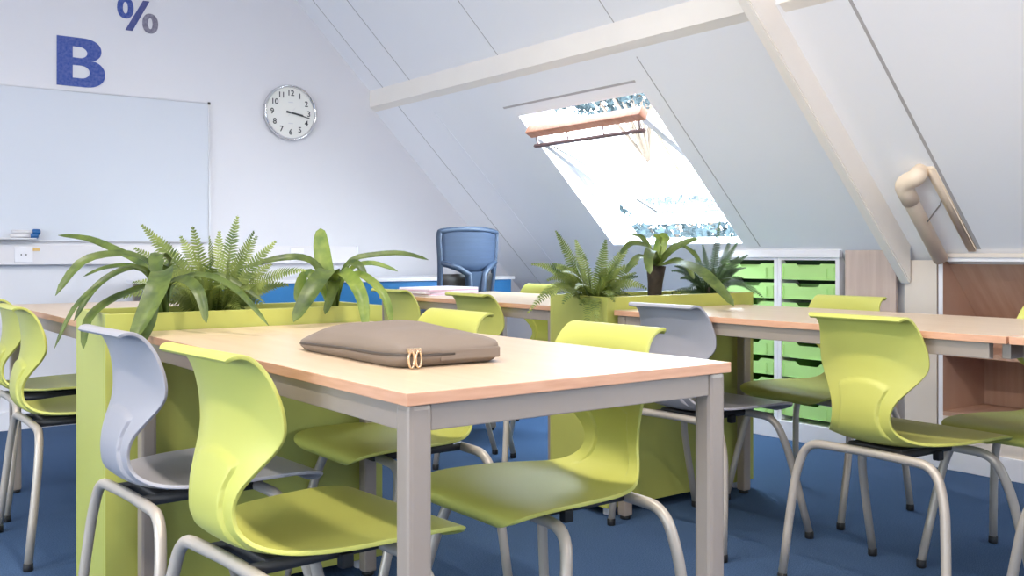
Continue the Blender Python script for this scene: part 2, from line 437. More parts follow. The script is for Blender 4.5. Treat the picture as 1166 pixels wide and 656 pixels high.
# ------------------------------------------------------------------ planters
def planter(x0, x1, y0, y1, label):
    cx, cy = (x0+x1)/2, (y0+y1)/2; hx, hy = (x1-x0)/2, (y1-y0)/2
    t = empty('planter_box', (cx, cy, 0)); tag(t, label, 'planter', 'planter boxes between the tables')
    zt, zb, th = 0.797, 0.035, 0.018
    def pl(*a): obj('side_panel', bx(*a, bev=0.0015), M['planter'], t)
    pl(-hx, hx, -hy, -hy+th, zb, zt); pl(-hx, hx, hy-th, hy, zb, zt)
    pl(-hx, -hx+th, -hy+th, hy-th, zb, zt); pl(hx-th, hx, -hy+th, hy-th, zb, zt)
    bm = bmesh.new()
    n, k = 24, 10; rnd = random.Random(3)
    g = [[bm.verts.new((-hx+th + (2*hx-2*th)*i/n, -hy+th + (2*hy-2*th)*j/k, 0.715 + rnd.uniform(-.008, .008))) for j in range(k+1)] for i in range(n+1)]
    for i in range(n):
        for j in range(k): bm.faces.new((g[i][j], g[i+1][j], g[i+1][j+1], g[i][j+1]))
    so = obj('soil', bm, M['soil'], t, True); so['kind'] = 'stuff'
    obj('bottom_panel', bx(-hx+th, hx-th, -hy+th, hy-th, zb, zb+0.018), M['planter'], t)
    for sx in (-1, 1):
        for sy in (-1, 1):
            bm = bmesh.new(); lathe(bm, [(0.02, 0), (0.022, 0.003), (0.022, 0.03), (0.03, 0.0345)], 18, (sx*(hx-0.05), sy*(hy-0.045), 0))
            obj('foot', bm, M['whiteunit'], t)
planter(0.650, 1.452, 2.627, 2.940, 'yellow green planter box at the far end of the foreground table')
planter(2.368, 3.168, 2.627, 2.955, 'yellow green planter box with three plants at the end of the right table')

# ------------------------------------------------------------------ chairs
ROWS = [  # forward, height, half width, edge forward, edge up
    (0.200, 0.414, 0.120, 0, 0), (0.208, 0.425, 0.165, 0, 0), (0.202, 0.438, 0.190, 0, 0),
    (0.175, 0.4475, 0.205, 0, 0.000), (0.12, 0.449, 0.212, 0, 0.004), (0.04, 0.443, 0.209, 0, 0.010),
    (-0.04, 0.436, 0.199, 0, 0.016), (-0.10, 0.433, 0.178, 0, 0.018), (-0.148, 0.437, 0.150, 0.002, 0.016),
    (-0.185, 0.453, 0.121, 0.004, 0.010), (-0.207, 0.482, 0.099, 0.004, 0.003), (-0.213, 0.518, 0.090, 0.004, 0),
    (-0.210, 0.553, 0.099, 0.008, 0), (-0.201, 0.588, 0.124, 0.018, 0), (-0.192, 0.620, 0.150, 0.028, 0),
    (-0.187, 0.650, 0.167, 0.032, 0), (-0.186, 0.690, 0.168, 0.028, 0), (-0.190, 0.730, 0.160, 0.020, 0),
    (-0.197, 0.758, 0.154, 0.012, 0), (-0.208, 0.776, 0.152, 0.005, 0.000), (-0.223, 0.784, 0.152, 0.002, 0.0),
    (-0.237, 0.783, 0.149, 0, 0), (-0.245, 0.776, 0.140, 0, 0)]
def shell_bm():
    bm = bmesh.new(); rows = catmull(ROWS, 6); NS = 60
    pts = []
    for i, (f, z, w, ef, ez) in enumerate(rows):
        a = rows[min(i+1, len(rows)-1)]; b = rows[max(i-1, 0)]
        tx, tz = a[0]-b[0], a[1]-b[1]; ll = math.hypot(tx, tz) or 1
        nx, nz = -tz/ll, tx/ll            # towards the outside of the bend (rear / under)
        if nx > 0 and z > 0.5: nx, nz = -nx, -nz
        row = []
        for j in range(NS + 1):
            s = j / NS * 2 - 1
            q = abs(s) ** 2.2
            x = f + ef*q; y = w*s; zz = z + ez*q
            # raised lower-back panel with a soft step
            if f < -0.12 and z < 0.64:
                lim = 0.60 + 0.10*max(0, (0.56-z))/0.1
                ztop = 0.612 - 0.05*abs(s)**2
                e = max(0, min(1, (lim - abs(s))/0.03)) * max(0, min(1, (ztop - z)/0.006)) * max(0, min(1, (z-0.437)/0.03))
                x -= 0.0075*e
            row.append((x, y, zz))
        pts.append(row)
    g = [[bm.verts.new(p) for p in r] for r in pts]
    for i in range(len(g)-1):
        for j in range(NS):
            bm.faces.new((g[i][j], g[i][j+1], g[i+1][j+1], g[i+1][j]))
    bmesh.ops.recalc_face_normals(bm, faces=bm.faces[:])
    return bm
def make_chair(m, name):
    t = empty(name)
    o = obj('seat_shell', shell_bm(), m, t, True)
    s = o.modifiers.new('s', 'SOLIDIFY'); s.thickness = 0.008; s.offset = 0
    b = o.modifiers.new('b', 'BEVEL'); b.width = 0.0025; b.segments = 2; b.limit_method = 'ANGLE'; b.angle_limit = math.radians(50)
    r = 0.0125
    for nm, xr, xf in (('rear_leg_frame', -0.178, -0.222), ('front_leg_frame', 0.085, 0.205)):
        bm = bmesh.new(); zr = 0.412
        k = (xf - xr)
        half = [(xr, 0.03, zr), (xr + k*0.05, 0.20, zr - 0.004), (xr + k*0.25, 0.232, zr - 0.09), (xr + k*0.55, 0.244, 0.20), (xf, 0.256, 0.018)]
        hp = fillet(half, 0.055, 6)
        full = [Vector((p.x, -p.y, p.z)) for p in hp[::-1]] + hp
        sweep(bm, full, r, 12)
        fr = obj(nm, bm, M['tube'], t)
        for s_ in (-1, 1):
            bm = bmesh.new(); lathe(bm, [(0.0125, 0), (0.0145, 0.003), (0.0145, 0.022), (0.0125, 0.024)], 14, (xf, s_*0.256, 0))
            obj('foot_cap', bm, M['black'], fr)
    bm = bmesh.new()
    box(bm, -0.150, 0.105, -0.085, 0.085, 0.402, 0.428, bev=0.006)
    for sy in (-1, 1):
        sweep(bm, [(-0.178, sy*0.08, 0.412), (0.085, sy*0.08, 0.412)], 0.012, 10)
    mp = obj('mounting_plate', bm, M['dark'], t)
    for sy in (-1, 1): obj('stacking_bumper', bx(-0.01, 0.015, sy*0.095-0.01, sy*0.095+0.01, 0.385, 0.412, bev=0.004), M['black'], mp)
    return t
lime = make_chair(M['lime'], 'school_chair'); grey = make_chair(M['grey'], 'school_chair')
used = set()
def place(proto, x, y, deg, label, group):
    if id(proto) not in used: used.add(id(proto)); o = proto
    else: o = copy_tree(proto)
    o.location = (x, y, 0); o.rotation_euler = (0, 0, math.radians(deg)); tag(o, label, 'chair', group)
G1 = 'school chairs round the foreground table'; G2 = 'school chairs round the right table'
G3 = 'school chairs round the back tables'
place(grey, 0.79, 2.28, 3, 'lilac grey plastic chair at the left side of the foreground table', G1)
place(lime, 0.80, 1.695, 4, 'lime green plastic chair nearest the camera, at the left of the foreground table', G1)
place(lime, 1.325, 1.69, 180, 'lime green plastic chair tucked in behind the bare right end of the foreground table', G1)
place(lime, 1.345, 2.38, 180, 'lime green plastic chair whose back shows just above the taupe laptop sleeve', G1)
place(grey, 2.545, 2.30, 0, 'grey plastic chair in front of the right planter', G2)
place(lime, 2.54, 1.56, -2, 'lime green plastic chair standing alone at the near side of the right table', G2)
place(lime, 3.13, 2.30, 180, 'lime green plastic chair on the far side of the right table before the trays', G2)
place(lime, 2.972, 1.395, 180, 'lime green chair by the open bookcase, its back cut off by the right picture edge', G2)
place(lime, 0.845, 4.12, 0, 'farther lime green chair at the left picture edge, mostly behind the nearer one', G3)
place(lime, 0.80, 3.48, 0, 'nearer lime green chair at the left picture edge, its whole curved back in view', G3)
place(lime, 2.50, 4.05, 0, 'green chair partly hidden by strap leaves at the far table beside the papers', G3)
place(lime, 2.52, 3.42, 0, 'green chair directly in front of the papers on the far table', G3)
place(lime, 3.12, 4.22, 180, 'lime green chair farthest back, its top peeping out left of the fern', G3)

place(grey, 2.44, 0.90, 42, 'grey plastic chair at the right picture edge, just its seat corner in view', G2)

# ------------------------------------------------------------------ laptop sleeve
def sleeve():
    t = empty('laptop_sleeve', (0.968, 1.705, 0.75), math.radians(-1)); tag(t, 'taupe padded laptop sleeve with two brass zip pulls lying on the foreground table', 'bag')
    hx, hy = 0.112, 0.222
    bm = bmesh.new(); NA, NR = 96, 18
    def outline(a):
        c, s = math.cos(a), math.sin(a); e = 0.22
        return (math.copysign(abs(c)**e, c)*hx, math.copysign(abs(s)**e, s)*hy)
    def topz(x, y, k):
        u, v = x/hx, y/hy
        d = (1-abs(u)**3.2)*(1-abs(v)**3.4)
        base = 0.036 + 0.028*max(0, d)**0.6
        base += 0.003*math.sin(5*v+2*u)*max(0, d) + 0.0015*math.sin(4*u-3*v)*max(0, d)
        base -= 0.020*max(0, v)**2 * (1-0.5*max(0, u))      # left end sinks
        return base
    rings = []
    for k in range(NR + 1):           # top
        q = k / NR; ring = []
        for i in range(NA):
            x, y = outline(2*PI*i/NA); x *= q; y *= q
            ring.append((x, y, topz(x, y, q)))
        rings.append(ring)
    edge = rings[-1]
    low = []
    for (dz, sc) in ((0.85, 1.02), (0.66, 1.03), (0.60, 1.018), (0.54, 1.03), (0.32, 1.02), (0.1, 0.985), (0.0, 0.95)):
        low.append([(x*sc, y*sc, z*dz + 0.001) for x, y, z in edge])
    rings += low
    g = [[bm.verts.new(p) for p in r] for r in rings[1:]]
    c0 = bm.verts.new(rings[0][0])
    for i in range(NA): bm.faces.new((c0, g[0][i], g[0][(i+1) % NA]))
    for k in range(len(g)-1):
        for i in range(NA): bm.faces.new((g[k][i], g[k+1][i], g[k+1][(i+1) % NA], g[k][(i+1) % NA]))
    bm.faces.new(g[-1])
    bmesh.ops.recalc_face_normals(bm, faces=bm.faces[:])
    obj('padded_body', bm, M['pouch'], t, True)
    bm = bmesh.new(); ez = [(x*1.022, y*1.022, z*0.60) for x, y, z in edge]
    # zip runs along the left side and half the near side
    idx = [i for i in range(NA) if (edge[i][0] < -hx*0.6 and edge[i][1] < hy) or (edge[i][1] < -hy*0.8 and edge[i][0] < 0.02)]
    sweep(bm, [ez[i] for i in sorted(idx)], 0.003, 6); obj('zip', bm, M['pouch_dark'], t)
    bm = bmesh.new(); box(bm, -0.03, 0.10, -hy-0.0065, -hy+0.002, 0.010, 0.030, bev=0.003); obj('end_patch', bm, M['pouch'], t)
    for k in range(2):
        bm = bmesh.new(); x0 = -0.092 + 0.013*k; yy = -hy - 0.008
        box(bm, x0-0.006, x0+0.006, yy-0.005, yy+0.006, 0.028, 0.037, bev=0.002)
        n = 20
        sweep(bm, [(x0 + 0.0055*math.cos(2*PI*i/n), yy-0.003-0.002*k, 0.017 + 0.0145*math.sin(2*PI*i/n)) for i in range(n)], 0.0021, 8, closed=True)
        obj('zip_pull', bm, M['brass'], t)
sleeve()

# ------------------------------------------------------------------ plants
def strap(bm, pts, w, fold=0.25, n=16, side=None):
    """pointed strap leaf along world points"""
    c = catmull([tuple(p) for p in pts], max(3, n // (len(pts)-1)))
    c = [Vector(p) for p in c]; N = len(c); prev = None
    for i, p in enumerate(c):
        t = (c[min(i+1, N-1)] - c[max(i-1, 0)]).normalized()
        ref = side if side is not None else Vector((-0.42, -0.56, 0.6))
        s = t.cross(ref)
        if s.length < 0.15: s = t.cross(Vector((SA, -CA, 0.2)))
        s.normalize(); nrm = s.cross(t).normalized()
        q = i/(N-1)
        ww = w * (0.35 + 0.65*math.sin(min(1, q/0.55)*PI/2)) * (1 if q < 0.6 else math.sqrt(max(0, 1-((q-0.6)/0.4)**2)))
        ww = max(ww, 0.0008)
        cur = [bm.verts.new(p + s*ww + nrm*ww*fold), bm.verts.new(p + s*ww*0.5 + nrm*ww*fold*0.35), bm.verts.new(p), bm.verts.new(p - s*ww*0.5 + nrm*ww*fold*0.35), bm.verts.new(p - s*ww + nrm*ww*fold)]
        if prev:
            for k in range(4):
                f = bm.faces.new((prev[k], prev[k+1], cur[k+1], cur[k])); f.smooth = True
        prev = cur

def frond(bm, p0, p2, rise, ln, rnd, dens=26, wmax=0.035, gap=0.40):
    """fern frond: rachis with paired leaflets"""
    p0 = Vector(p0); p2 = Vector(p2)
    p1 = p0*0.55 + p2*0.45 + Vector((0, 0, rise))
    f = lambda t: p0*(1-t)**2 + p1*2*t*(1-t) + p2*t*t
    sweep(bm, [f(i/10) for i in range(11)], [0.0022*(1-i/12) for i in range(11)], 5, cap=False)
    L = (p2-p0).length; dens = max(12, int(L*dens*4.2))
    for i in range(2, dens):
        t = i/dens; p = f(t); d = (f(min(1, t+.02)) - f(max(0, t-.02))).normalized()
        s = d.cross(Vector((-0.40, -0.55, 0.6)))
        if s.length < 0.3: s = d.cross(Vector((SA, -CA, 0.2)))
        s.normalize(); up = s.cross(d).normalized()
        wl = wmax*(min(1, t/0.18))*(1-((max(0, t-0.35))/0.66)**1.6)*rnd.uniform(0.85, 1.1) + 0.003
        b = L/dens*gap
        for sg in (-1, 1):
            dr = (s*sg + d*0.45 + up*0.12 + Vector((0, 0, rnd.uniform(-.12, .05)))).normalized()
            a = p - d*b; c_ = p + d*b; m1 = p + dr*wl*0.55
            tip = p + dr*wl + d*b*0.4 - Vector((0, 0, wl*0.12))
            va, vc = bm.verts.new(a), bm.verts.new(c_)
            vm1, vm2 = bm.verts.new(m1 - d*b*0.9), bm.verts.new(m1 + d*b*0.9); vt = bm.verts.new(tip)
            bm.faces.new((va, vm1, vm2, vc)); bm.faces.new((vm1, vt, vm2))

def extra(bm, bs, n, rnd, rad, w, dens):
    for k in range(n):
        a = 2*PI*(k + rnd.random()*0.7)/n; r = rad*rnd.uniform(0.65, 1.0)
        e = bs + Vector((math.cos(a)*r, math.sin(a)*r*0.75, rnd.uniform(0.02, 0.17)))
        frond(bm, bs, e, rnd.uniform(0.05, 0.11), 1, rnd, wmax=w, dens=dens)

def plant(name, base, label, group):
    t = empty(name, base); tag(t, label, 'plant', group); return t
def leafobj(name, bm, m, t):
    bmesh.ops.translate(bm, verts=bm.verts[:], vec=-Vector(t.location)); return obj(name, bm, m, t)
GP = 'plants in the left planter'; GR = 'plants in the right planter'

# left strap-leaf plant
Z0 = 2.74; base = P(187, 352, Z0); t = plant('strap_leaf_plant', (base.x, base.y, 0.715), 'strap leaved plant at the left end of the left planter, leaves drooping over its end', GP)
bs = Vector((base.x, base.y, 0.72))
leaves = [
    ([(178, 318, 2.72), (160, 294, 2.66), (128, 290, 2.58), (92, 300, 2.5), (63, 337, 2.44)], 0.017),
    ([(176, 318, 2.78), (158, 298, 2.82), (130, 284, 2.86), (100, 272, 2.9), (66, 268, 2.94)], 0.012),
    ([(176, 322, 2.72), (158, 305, 2.68), (130, 312, 2.62), (105, 332, 2.55), (84, 366, 2.5)], 0.012),
    ([(176, 326, 2.70), (150, 306, 2.62), (115, 322, 2.52), (84, 352, 2.45), (62, 397, 2.38)], 0.008),
    ([(172, 330, 2.70), (150, 332, 2.64), (120, 346, 2.56), (100, 366, 2.5), (95, 398, 2.46)], 0.014),
    ([(170, 315, 2.8), (150, 303, 2.85), (120, 305, 2.9), (95, 315, 2.92)], 0.009),
    ([(188, 326, 2.66), (186, 308, 2.56), (182, 322, 2.46), (170, 350, 2.40), (150, 389, 2.34)], 0.030),
    ([(190, 322, 2.74), (192, 298, 2.72), (180, 290, 2.66), (178, 305, 2.6), (182, 322, 2.55)], 0.020),
    ([(190, 330, 2.70), (203, 318, 2.62), (220, 324, 2.54), (230, 342, 2.5), (235, 368, 2.47)], 0.015),
    ([(192, 330, 2.70), (215, 314, 2.62), (245, 316, 2.54), (275, 335, 2.46), (306, 371, 2.36)], 0.009),
    ([(195, 328, 2.78), (225, 312, 2.78), (262, 318, 2.78), (302, 345, 2.76)], 0.009),
    ([(180, 335, 2.66), (175, 350, 2.52), (170, 372, 2.42), (158, 398, 2.36)], 0.016),
]
for pts, w in leaves:
    bm = bmesh.new(); strap(bm, [bs] + [P(*p) for p in pts], w, side=None); leafobj('leaf', bm, M['strap'], t)
bm = bmesh.new(); sweep(bm, [(0, 0, -0.01), (0, 0, 0.05)], [0.02, 0.014], 10); obj('stem', bm, M['trunk'], t)

# left fern
base = P(247, 345, 2.86); t = plant('potted_fern', (base.x, base.y, 0.715), 'bright green fern in the middle of the left planter', GP)
bs = Vector((base.x, base.y, 0.735)); rnd = random.Random(5)
bm = bmesh.new()
tips = [(160, 255, 2.8, .05), (152, 282, 2.9, .06), (176, 268, 3.0, .04), (205, 268, 2.95, .03), (219, 257, 2.8, .02), (238, 268, 2.7, .02), (271, 245, 2.9, .03),
        (290, 262, 2.75, .03), (293, 268, 3.05, .03), (315, 274, 2.9, .05), (350, 308, 2.75, .10), (330, 325, 2.95, .09), (138, 340, 2.85, .12), (150, 322, 3.0, .1),
        (300, 348, 2.85, .10), (285, 330, 2.7, .09), (200, 330, 2.66, .09), (262, 285, 2.65, .05), (225, 300, 2.62, .05), (250, 262, 3.0, .02), (185, 300, 2.95, .07), (310, 300, 3.0, .06), (165, 350, 2.75, .13), (255, 330, 2.62, .12)]
for a, b, z, rs in tips: frond(bm, bs + Vector((rnd.uniform(-.015, .015), rnd.uniform(-.015, .015), 0)), P(a, b, z), rs, 1, rnd, wmax=0.040)
extra(bm, bs, 12, rnd, 0.20, 0.034, 26)
leafobj('fronds', bm, M['fern'], t)
bm = bmesh.new(); sweep(bm, [(0, 0, -0.01), (0, 0, 0.04), (0, 0, 0.07)], [0.03, 0.03, 0.018], 12); obj('stem', bm, M['trunk'], t)

# second strap plant, right end of left planter
base = P(380, 350, 3.02); t = plant('strap_leaf_plant', (base.x, base.y, 0.715), 'strap leaved plant at the right end of the left planter with one upright leaf', GP)
bs = Vector((base.x, base.y, 0.72))
leaves = [
    ([(376, 330, 3.0), (370, 305, 3.0), (366, 280, 3.02), (365, 260, 3.04)], 0.026, 'strap_bright'),
    ([(380, 325, 2.95), (376, 308, 2.85), (364, 318, 2.76), (350, 340, 2.70), (334, 367, 2.66)], 0.028, 'strap'),
    ([(376, 330, 3.0), (362, 305, 2.98), (345, 294, 2.95), (315, 295, 2.92), (275, 306, 2.9)], 0.014, 'strap'),
    ([(372, 335, 3.0), (352, 312, 3.0), (342, 325, 3.0), (338, 345, 2.98)], 0.018, 'strap_bright'),
    ([(386, 325, 3.0), (400, 297, 3.0), (430, 290, 3.02), (460, 289, 3.04), (488, 296, 3.06)], 0.011, 'strap'),
    ([(388, 325, 3.0), (402, 305, 2.98), (425, 300, 2.96), (453, 309, 2.95)], 0.010, 'strap_bright'),
    ([(384, 325, 2.95), (388, 309, 2.86), (402, 320, 2.78), (413, 342, 2.72), (417, 376, 2.68)], 0.020, 'strap_bright'),
    ([(386, 328, 2.96), (405, 312, 2.9), (425, 322, 2.85), (440, 342, 2.8), (446, 368, 2.78)], 0.013, 'strap_bright'),
    ([(386, 325, 3.0), (396, 302, 2.96), (408, 302, 2.92), (417, 316, 2.9)], 0.014, 'strap'),
    ([(380, 335, 2.95), (382, 320, 2.88), (378, 335, 2.84), (370, 358, 2.8)], 0.016, 'strap'),
]
for pts, w, mm in leaves:
    bm = bmesh.new(); strap(bm, [bs] + [P(*p) for p in pts], w, side=None); leafobj('leaf', bm, M[mm], t)
bm = bmesh.new(); sweep(bm, [(0, 0, -0.01), (0, 0, 0.05)], [0.02, 0.014], 10); obj('stem', bm, M['trunk'], t)

# right planter: fern, dracaena, dark fern
base = P(676, 336, 3.70); t = plant('potted_fern', (base.x, base.y, 0.715), 'green fern at the left end of the right planter, fronds hanging over', GR)
bs = Vector((base.x, base.y, 0.735)); rnd = random.Random(8); bm = bmesh.new()
tips = [(632, 262, 3.6, .05), (604, 301, 3.6, .10), (600, 358, 3.42, .18), (612, 340, 3.5, .15), (655, 272, 3.8, .03), (690, 272, 3.6, .03), (718, 276, 3.8, .05), (727, 300, 3.7, .08),
        (738, 330, 3.65, .12), (640, 348, 3.48, .14), (668, 380, 3.40, .16), (680, 372, 3.42, .15), (700, 345, 3.45, .12), (648, 285, 3.45, .05), (622, 320, 3.6, .12),
        (665, 290, 3.4, .05), (705, 318, 3.45, .09), (628, 300, 3.8, .08), (690, 305, 3.35, .07), (655, 330, 3.35, .11), (712, 290, 3.5, .06), (640, 310, 3.4, .1)]
for a, b, z, rs in tips: frond(bm, bs + Vector((rnd.uniform(-.015, .015), rnd.uniform(-.015, .015), 0)), P(a, b, z), rs, 1, rnd, wmax=0.036)
extra(bm, bs, 14, rnd, 0.21, 0.030, 26)
leafobj('fronds', bm, M['fern'], t)
bm = bmesh.new(); sweep(bm, [(0, 0, -0.01), (0, 0, 0.04), (0, 0, 0.07)], [0.03, 0.03, 0.018], 12); obj('stem', bm, M['trunk'], t)

base = P(745, 340, 3.88); t = plant('rosette_plant', (base.x, base.y, 0.715), 'dark rosette plant on a thick brown stem in the middle of the right planter', GR)
bs = Vector((base.x, base.y, 0.90))
bm = bmesh.new(); sweep(bm, [(0, 0, -0.01), (0, 0, 0.05), (0.005, 0, 0.12), (0.01, 0, 0.19)], [0.026, 0.028, 0.03, 0.04], 12); obj('stem', bm, M['trunk'], t)
leaves = [
    ([(742, 292, 3.85), (735, 280, 3.8), (718, 278, 3.75), (706, 290, 3.7)], .014, 'strap'), ([(750, 288, 3.9), (755, 272, 3.92), (762, 270, 3.94)], .026, 'strap_bright'),
    ([(752, 298, 3.86), (765, 285, 3.84), (782, 276, 3.82), (795, 272, 3.8)], .016, 'strap'), ([(745, 300, 3.8), (730, 292, 3.7), (720, 300, 3.62), (712, 312, 3.58)], .014, 'strap'),
    ([(757, 302, 3.8), (775, 300, 3.66), (797, 309, 3.52), (818, 328, 3.42), (836, 349, 3.36)], .024, 'strap'),
    ([(740, 285, 3.9), (730, 270, 3.95), (718, 268, 4.0)], .012, 'strap'), ([(748, 295, 3.78), (742, 285, 3.7), (738, 295, 3.62), (740, 312, 3.58)], .02, 'strap'),
    ([(755, 295, 3.9), (770, 280, 3.95), (785, 285, 4.0), (798, 298, 4.0)], .014, 'strap'), ([(750, 290, 3.85), (752, 275, 3.8), (744, 268, 3.78)], .018, 'strap_bright'),
    ([(758, 300, 3.82), (772, 296, 3.78), (784, 306, 3.74), (790, 318, 3.72)], .012, 'strap')]
for pts, w, mm in leaves:
    bm = bmesh.new(); strap(bm, [bs] + [P(*p) for p in pts], w); leafobj('leaf', bm, M[mm], t)

base = P(808, 338, 4.05); t = plant('potted_fern', (base.x, base.y, 0.715), 'dark feathery fern at the right end of the right planter', GR)
bs = Vector((base.x, base.y, 0.74)); rnd = random.Random(11); bm = bmesh.new()
tips = [(820, 250, 4.1, .02), (840, 276, 4.0, .05), (842, 292, 4.1, .06), (850, 305, 3.9, .08), (872, 343, 3.75, .16), (860, 335, 3.8, .13), (778, 300, 4.0, .07), (790, 284, 4.1, .04), (774, 318, 3.95, .1),
        (833, 268, 4.2, .03), (800, 278, 4.0, .02), (815, 285, 3.85, .03), (826, 300, 3.8, .06), (798, 305, 3.8, .06), (848, 325, 3.85, .11), (784, 330, 3.9, .1), (835, 318, 3.75, .09), (812, 305, 3.75, .05), (852, 290, 4.15, .07)]
for a, b, z, rs in tips: frond(bm, bs + Vector((rnd.uniform(-.015, .015), rnd.uniform(-.015, .015), 0)), P(a, b, z), rs, 1, rnd, wmax=0.023, dens=30)
extra(bm, bs, 22, rnd, 0.20, 0.022, 30)
leafobj('fronds', bm, M['fern_dark'], t)
bm = bmesh.new(); sweep(bm, [(0, 0, -0.01), (0, 0, 0.05), (0, 0, 0.1)], [0.03, 0.03, 0.018], 12); obj('stem', bm, M['trunk'], t)

# ------------------------------------------------------------------ tray cabinets under the eave
def eave(z): return ROOF - z - 0.012           # x of the roof at height z
cab_right = []
ORD = ['top', 'second', 'third', 'fourth', 'fifth', 'sixth', 'seventh', 'lowest']
def cabinet(y0, y1, which):
    t = empty('tray_cabinet', (XF, (y0+y1)/2, 0)); tag(t, 'white cabinet of green trays under the eave, %s' % which, 'cabinet', 'white tray cabinets')
    w = (y1-y0)/2; th = 0.022
    def prism(poly, a, b): 
        bm = bmesh.new(); prism_y(bm, poly, a, b); return bm
    zt = 0.935
    side = [(0, 0.095), (eave(0.5)-XF, 0.095), (eave(0.5)-XF, 0.5), (eave(zt)-XF, zt), (0, zt)]
    obj('side_panel', prism(side, -w, -w+th), M['whiteunit'], t); obj('side_panel', prism(side, w-th, w), M['whiteunit'], t)
    obj('plinth', bx(0.0, 0.40, -w, w, 0.0, 0.0945), M['whiteunit'], t)
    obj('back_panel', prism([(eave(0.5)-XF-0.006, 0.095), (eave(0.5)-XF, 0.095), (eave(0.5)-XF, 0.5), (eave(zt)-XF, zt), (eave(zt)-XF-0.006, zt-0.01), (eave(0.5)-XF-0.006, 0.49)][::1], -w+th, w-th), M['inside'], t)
    obj('top_rail', bx(0, 0.02, -w+th, w-th, 0.922, zt, bev=0.001), M['whiteunit'], t)
    for k in range(8):
        zb = 0.822 - 0.1*k + 0.0
        d = min(0.40, eave(zb+0.09) - XF - 0.015)
        tw = w - th - 0.004
        tr = empty('storage_tray', (XF + 0.004, (y0+y1)/2, zb))
        tag(tr, 'pale green plastic tray, %s one down in the white cabinet %s' % (ORD[k], which), 'tray', 'green storage trays')
        bm = bmesh.new(); n = 0.040; h = 0.082
        # front with a scooped finger notch
        prof = [(-tw, 0), (tw, 0), (tw, h), (0.075, h), (0.055, h-0.018), (-0.055, h-0.018), (-0.075, h), (-tw, h)]
        a = [bm.verts.new((0.0, y, z)) for y, z in prof]; b = [bm.verts.new((0.005, y, z)) for y, z in prof]
        bm.faces.new(a); bm.faces.new(b[::-1])
        for i in range(8): bm.faces.new((a[i], b[i], b[(i+1) % 8], a[(i+1) % 8]))
        box(bm, 0.005, d, -tw+0.012, -tw+0.016, 0.004, h-0.006); box(bm, 0.005, d, tw-0.016, tw-0.012, 0.004, h-0.006)
        box(bm, 0.005, d, -tw+0.012, tw-0.012, 0.002, 0.005); box(bm, d-0.004, d, -tw+0.012, tw-0.012, 0.004, h-0.006)
        box(bm, 0.004, d, -tw, -tw+0.014, h-0.012, h-0.009); box(bm, 0.004, d, tw-0.014, tw, h-0.012, h-0.009)
        obj('tray_body', bm, M['tray'], tr)
        bm = bmesh.new()
        box(bm, -0.006, 0.0, -0.115, -0.108, 0.008, 0.060, bev=0.001); box(bm, -0.004, 0.0, -tw+0.004, -tw+0.012, 0.004, 0.066)
        box(bm, -0.004, 0.0, tw-0.012, tw-0.004, 0.004, 0.066); box(bm, -0.003, 0, -0.10, 0.12, 0.0, 0.004)
        obj('label_holder', bm, M['tray'], tr)
cabinet(2.895, 3.265, 'beside the beech panel')
cabinet(3.267, 3.637, 'behind the dark fern')
t = obj('cabinet_top', bx(XF-0.014, XF+0.012, 2.885, 3.66, 0.9355, 0.972, bev=0.002), M['whiteunit']); tag(t, 'white top board along the front of both tray cabinets', 'board')

# ------------------------------------------------------------------ bookcase right
t = empty('open_bookcase', (XF, 1.45, 0)); tag(t, 'open beech bookcase with pale front edges under the right roof slope', 'bookcase')
w = 0.93; zt = 0.938
side = [(0, 0.095), (eave(0.6)-XF, 0.095), (eave(0.6)-XF, 0.6), (eave(zt)-XF, zt), (0, zt)]
for a, b in ((-w, -w+0.02), (w-0.02, w), (-0.01, 0.01)):
    bm = bmesh.new(); prism_y(bm, side, a, b); obj('side_panel', bm, M['bookcase'], t)
bm = bmesh.new(); prism_y(bm, [(eave(0.6)-XF-0.008, 0.095), (eave(0.6)-XF, 0.095), (eave(0.6)-XF, 0.6), (eave(zt-0.03)-XF, zt-0.03), (eave(zt-0.03)-XF-0.008, zt-0.03), (eave(0.6)-XF-0.008, 0.59)], -w+0.02, w-0.02); obj('back_panel', bm, M['bookcase'], t)
obj('shelf', bx(0.01, eave(0.6)-XF-0.01, -w+0.02, w-0.02, 0.50, 0.52), M['bookcase'], t)
obj('bottom_panel', bx(0.0, eave(0.6)-XF-0.01, -w+0.02, w-0.02, 0.235, 0.255), M['bookcase'], t)
obj('plinth', bx(0.0, 0.02, -w, w, 0.0, 0.235), M['creampanel'], t)
bm = bmesh.new(); prism_y(bm, [(-0.012, zt), (eave(zt)-XF, zt), (eave(zt+0.018)-XF+0.001, zt+0.018), (-0.012, zt+0.018)], -w-0.005, w+0.005); obj('top_panel', bm, M['creampanel'], t)
bm = bmesh.new()
box(bm, -0.003, 0.0, -w, -w+0.02, 0.1, zt); box(bm, -0.003, 0.0, w-0.02, w, 0.1, zt); box(bm, -0.003, 0, -w+0.02, w-0.02, zt-0.018, zt)
obj('edge_trim', bm, M['whiteunit'], t)

